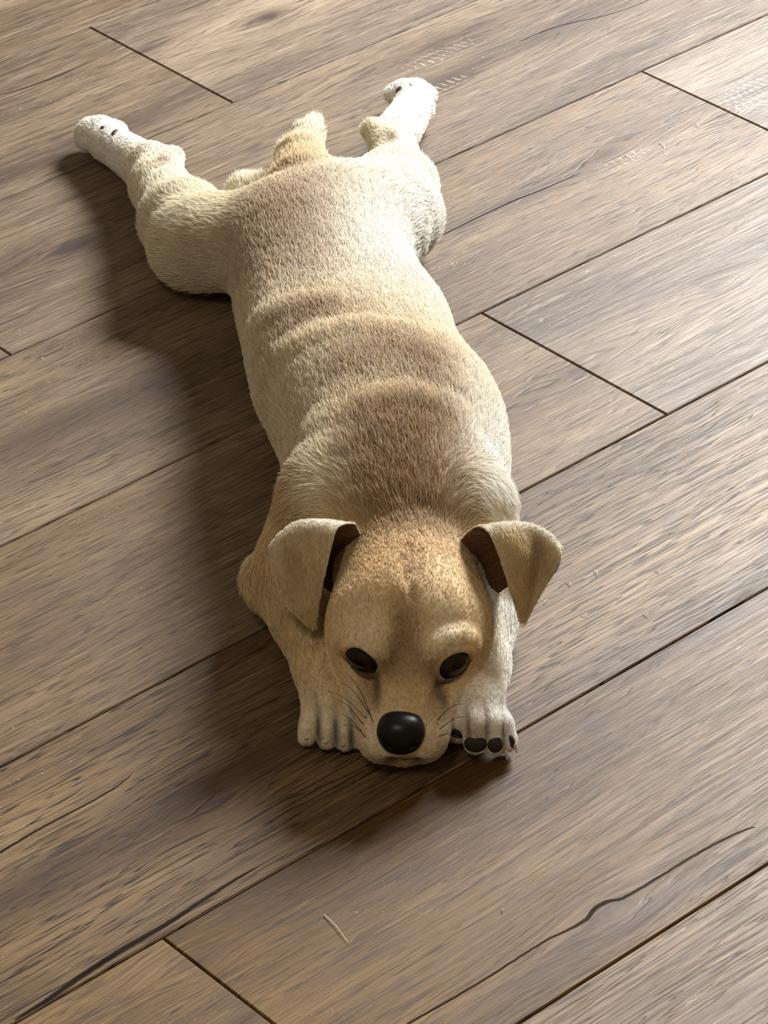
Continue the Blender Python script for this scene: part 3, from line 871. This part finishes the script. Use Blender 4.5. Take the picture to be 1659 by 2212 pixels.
def ear(rows, flow_sign):
    g = np.stack([catmull([P(*q) for q in r], 22) for r in rows])
    g = catmull(g, 40)                                # 40 x 22 sheet
    nr, nc = g.shape[:2]
    du = np.gradient(g, axis=0); dv = np.gradient(g, axis=1)
    n = np.cross(du, dv); n /= np.linalg.norm(n, axis=2)[:, :, None] + 1e-9
    if flow_sign < 0: n = -n
    s = np.linspace(0, 1, nc); r = np.linspace(0, 1, nr)
    th = (.0016 * np.minimum(1, 6 * np.minimum(s, 1 - s))[None, :] * np.minimum(1, 8 * (1 - r))[:, None] + .0004)[:, :, None]
    top, bot = g + n * th, g - n * th
    Vt = np.concatenate([top.reshape(-1, 3), bot.reshape(-1, 3)])
    f = []
    id_ = lambda i, j, k: k * nr * nc + i * nc + j
    for i in range(nr - 1):
        for j in range(nc - 1):
            a = [id_(i, j, 0), id_(i + 1, j, 0), id_(i + 1, j + 1, 0), id_(i, j + 1, 0)]
            b = [q + nr * nc for q in a][::-1]
            if flow_sign < 0: a, b = a[::-1], b[::-1]
            f += [a, b]
    rim = [(0, j) for j in range(nc)] + [(i, nc - 1) for i in range(1, nr)] + [(nr - 1, j) for j in range(nc - 2, -1, -1)] + [(i, 0) for i in range(nr - 2, 0, -1)]
    for q in range(len(rim)):
        a, b = rim[q], rim[(q + 1) % len(rim)]
        fc = [id_(*a, 0), id_(*b, 0), id_(*b, 1), id_(*a, 1)]
        f.append(fc if flow_sign > 0 else fc[::-1])
    Qe = np.array(f)
    o = np_mesh('ear', Vt, Qe, M_ear, dog)
    rr = np.repeat(r, nc); outer = cc('tan'); inner = np.array(srgb(92, 62, 44))  # inner side darkened to carry the shade of the ear cavity
    ct = outer + (cc('white') - outer) * (np.exp(-((rr - .42) / .09)**2) * .8)[:, None]  # highlight on the fold ridge painted in white
    ss_ = np.tile(s, nr); edge = np.exp(-np.minimum(ss_, 1 - ss_) / .07)
    mid_ = np.exp(-((rr - .68) / .16)**2 - ((ss_ - .42) / .25)**2)
    ct = ct + (cc('cream') - ct) * (edge * .6)[:, None]
    ct = ct + (cc('dark') - ct) * (mid_ * .35)[:, None]
    ce = np.concatenate([ct, np.tile(inner, (nr * nc, 1))])
    color_attr(o.data, ce)
    Ne = np.concatenate([n.reshape(-1, 3), -n.reshape(-1, 3)])
    fle = np.concatenate([du.reshape(-1, 3), du.reshape(-1, 3)])
    kp = np.concatenate([np.ones(nr * nc), .25 * np.ones(nr * nc)])
    fur('ear_fur', o, Vt, Qe, Ne, ce, fle, 9000, np.full(len(Vt), .0035), .00014, .22, kp, .2, .3)
    return o


ear([[(730, 1290, .042), (748, 1228, .056), (788, 1166, .082)],
     [(650, 1235, .062), (700, 1175, .078), (775, 1148, .090)],
     [(592, 1200, .079), (650, 1140, .092), (765, 1132, .0945)],
     [(581, 1186, .088), (645, 1142, .097), (730, 1142, .099)],
     [(590, 1250, .076), (640, 1222, .082), (712, 1200, .088)],
     [(618, 1310, .060), (655, 1296, .066), (694, 1278, .069)],
     [(664, 1350, .050), (673, 1353, .051), (683, 1350, .051)]], 1)
ear([[(1060, 1292, .040), (1030, 1228, .055), (995, 1168, .080)],
     [(1140, 1240, .062), (1090, 1185, .076), (1008, 1152, .090)],
     [(1208, 1196, .078), (1140, 1144, .090), (1030, 1138, .0945)],
     [(1212, 1190, .084), (1166, 1154, .0895), (1110, 1142, .096), (1054, 1150, .098)],
     [(1205, 1225, .077), (1166, 1202, .0775), (1122, 1192, .088), (1077, 1198, .088)],
     [(1172, 1278, .060), (1148, 1268, .062), (1124, 1264, .070), (1100, 1270, .068)],
     [(1136, 1345, .046), (1132, 1346, .047), (1128, 1346, .047), (1124, 1343, .047)]], -1)

# ------------------------------------------------------------------ pads, claws, whiskers
def tube(name, pts, r0, r1, mat, parent, n=5):
    pts = catmull(pts, 10); k = len(pts); vs = []; fs = []
    for i in range(k):
        t = pts[min(i + 1, k - 1)] - pts[max(i - 1, 0)]; t /= np.linalg.norm(t) + 1e-9
        a = np.cross(t, (0, 0, 1.)); a = a / (np.linalg.norm(a) + 1e-9); b = np.cross(t, a)
        r = r0 + (r1 - r0) * i / (k - 1)
        for j in range(n):
            w = 2 * math.pi * j / n; vs.append(pts[i] + r * (a * math.cos(w) + b * math.sin(w)))
    for i in range(k - 1):
        for j in range(n):
            fs.append((i * n + j, i * n + (j + 1) % n, (i + 1) * n + (j + 1) % n, (i + 1) * n + j))
    fs += [tuple(range(n))[::-1], tuple(range((k - 1) * n, k * n))]
    return link_mesh(name, vs, fs, mat, parent, True)


def on_skin(name, px, py, r, mat, sink=.3):
    c = hit(px, py); n = Vector(gradient(c[None])[0])
    o = ball(name, c, r, mat, dog, seg=16)
    M3 = n.to_track_quat('Z', 'Y').to_matrix().to_4x4()
    o.data.transform(M3); o.location = Vector(c) - n * (r[2] * sink)
    return o


for px, py, rx, ry in ((1027, 1609, .0066, .0054), (1070, 1609, .0046, .0052), (985, 1584, .0055, .0042), (1106, 1600, .0022, .0045)):
    on_skin('paw_pad', px, py, (rx, ry, .0026), M_pad, .5)
for px, py, rx, ry in ((222, 276, .0022, .0020), (248, 286, .0050, .0025), (862, 196, .0060, .0035)):
    on_skin('paw_pad', px, py, (rx, ry, .0020), M_pad)
for px, py, ex, ey in ((662, 1592, 660, 1606), (703, 1600, 702, 1614), (740, 1606, 742, 1620), (1110, 1608, 1116, 1626), (1092, 1622, 1096, 1642), (182, 282, 172, 276), (890, 186, 884, 178)):
    a = hit(px, py); b = P(ex, ey, max(.0022, a[2] - .005))
    o = tube('claw', [a, (a + b) / 2 + np.array([0, 0, .0012]), b], .0017, .0004, M_claw, dog, 6)
for px, py, ex, ey, bow in ((792, 1552, 700, 1490, .004), (786, 1566, 715, 1505, .004), (782, 1580, 728, 1540, .003), (800, 1545, 728, 1470, .005), (790, 1592, 742, 1565, .003),
                            (806, 1560, 745, 1450, .006), (945, 1555, 1010, 1520, .004), (950, 1575, 1022, 1550, .004), (948, 1590, 1000, 1600, .003)):
    a = hit(px, py); b = P(ex, ey, a[2] + .012)
    tube('whisker', [a, (a + b) / 2 + np.array([0, 0, bow]), b], .00028, .00010, M_whisk, dog, 4)

# ------------------------------------------------------------------ shed hairs on the boards
def shed(pts, label, r=.00022):
    o = tube('shed_hair', [P(px, py, z) for px, py, z in pts], r, r * .5, M_shed, None, 5)
    o['label'] = label; o['category'] = 'hair'
    return o


shed([(700, 1976, .0006), (722, 1996, .0010), (738, 2016, .0010), (752, 2036, .0006)], 'long pale curved hair lying on the plank below the dog')
STRAY = [((1428, 318, 10, 22, 8), 'largest short pale dog hair, curled, on the plank behind the right hip'), ((1356, 340, 16, 10, 6), 'short pale dog hair beside the dark knot behind the right hip'),
         ((1474, 304, 24, -14, 5), 'long-tailed pale dog hair right of the largest curled one'), ((1505, 272, 10, 8, 4), 'small pale dog hair below the end joint at upper right'),
         ((1453, 1150, 14, -4, 4), 'small pale dog hair near the right edge, level with the ear tops'), ((1286, 1238, 6, 14, 5), 'small pale dog hair nearest the outer corner of the right-hand ear'),
         ((1228, 1262, 8, 10, 5), 'tiny pale dog hair just below the outer corner of the right-hand ear'), ((1180, 1300, 8, -8, 4), 'tiny pale dog hair close beside the tip of the right-hand ear'),
         ((1262, 1330, 14, 2, 5), 'short flat pale dog hair lowest of those right of the ear'), ((1340, 1290, 12, -8, 5), 'pale dog hair in the middle of the plank right of the ear'),
         ((1420, 1235, 10, 8, 5), 'pale dog hair right of the ear, halfway to the picture edge'), ((1395, 1330, 12, 8, 5), 'pale dog hair beside the seam right of the dog head'),
         ((1085, 1966, 5, 6, 3), 'tiny pale dog hair alone on the plank below the paws')]
for (px, py, dx, dy, bow), lab in STRAY:
    a = (px - dx / 2, py - dy / 2, .0006); b = (px + dx / 2, py + dy / 2, .0006)
    L_ = math.hypot(dx, dy)
    o = shed([a, (px + bow * dy / L_, py - bow * dx / L_, .0014), b], lab)
    o['group'] = 'stray hairs on the boards'
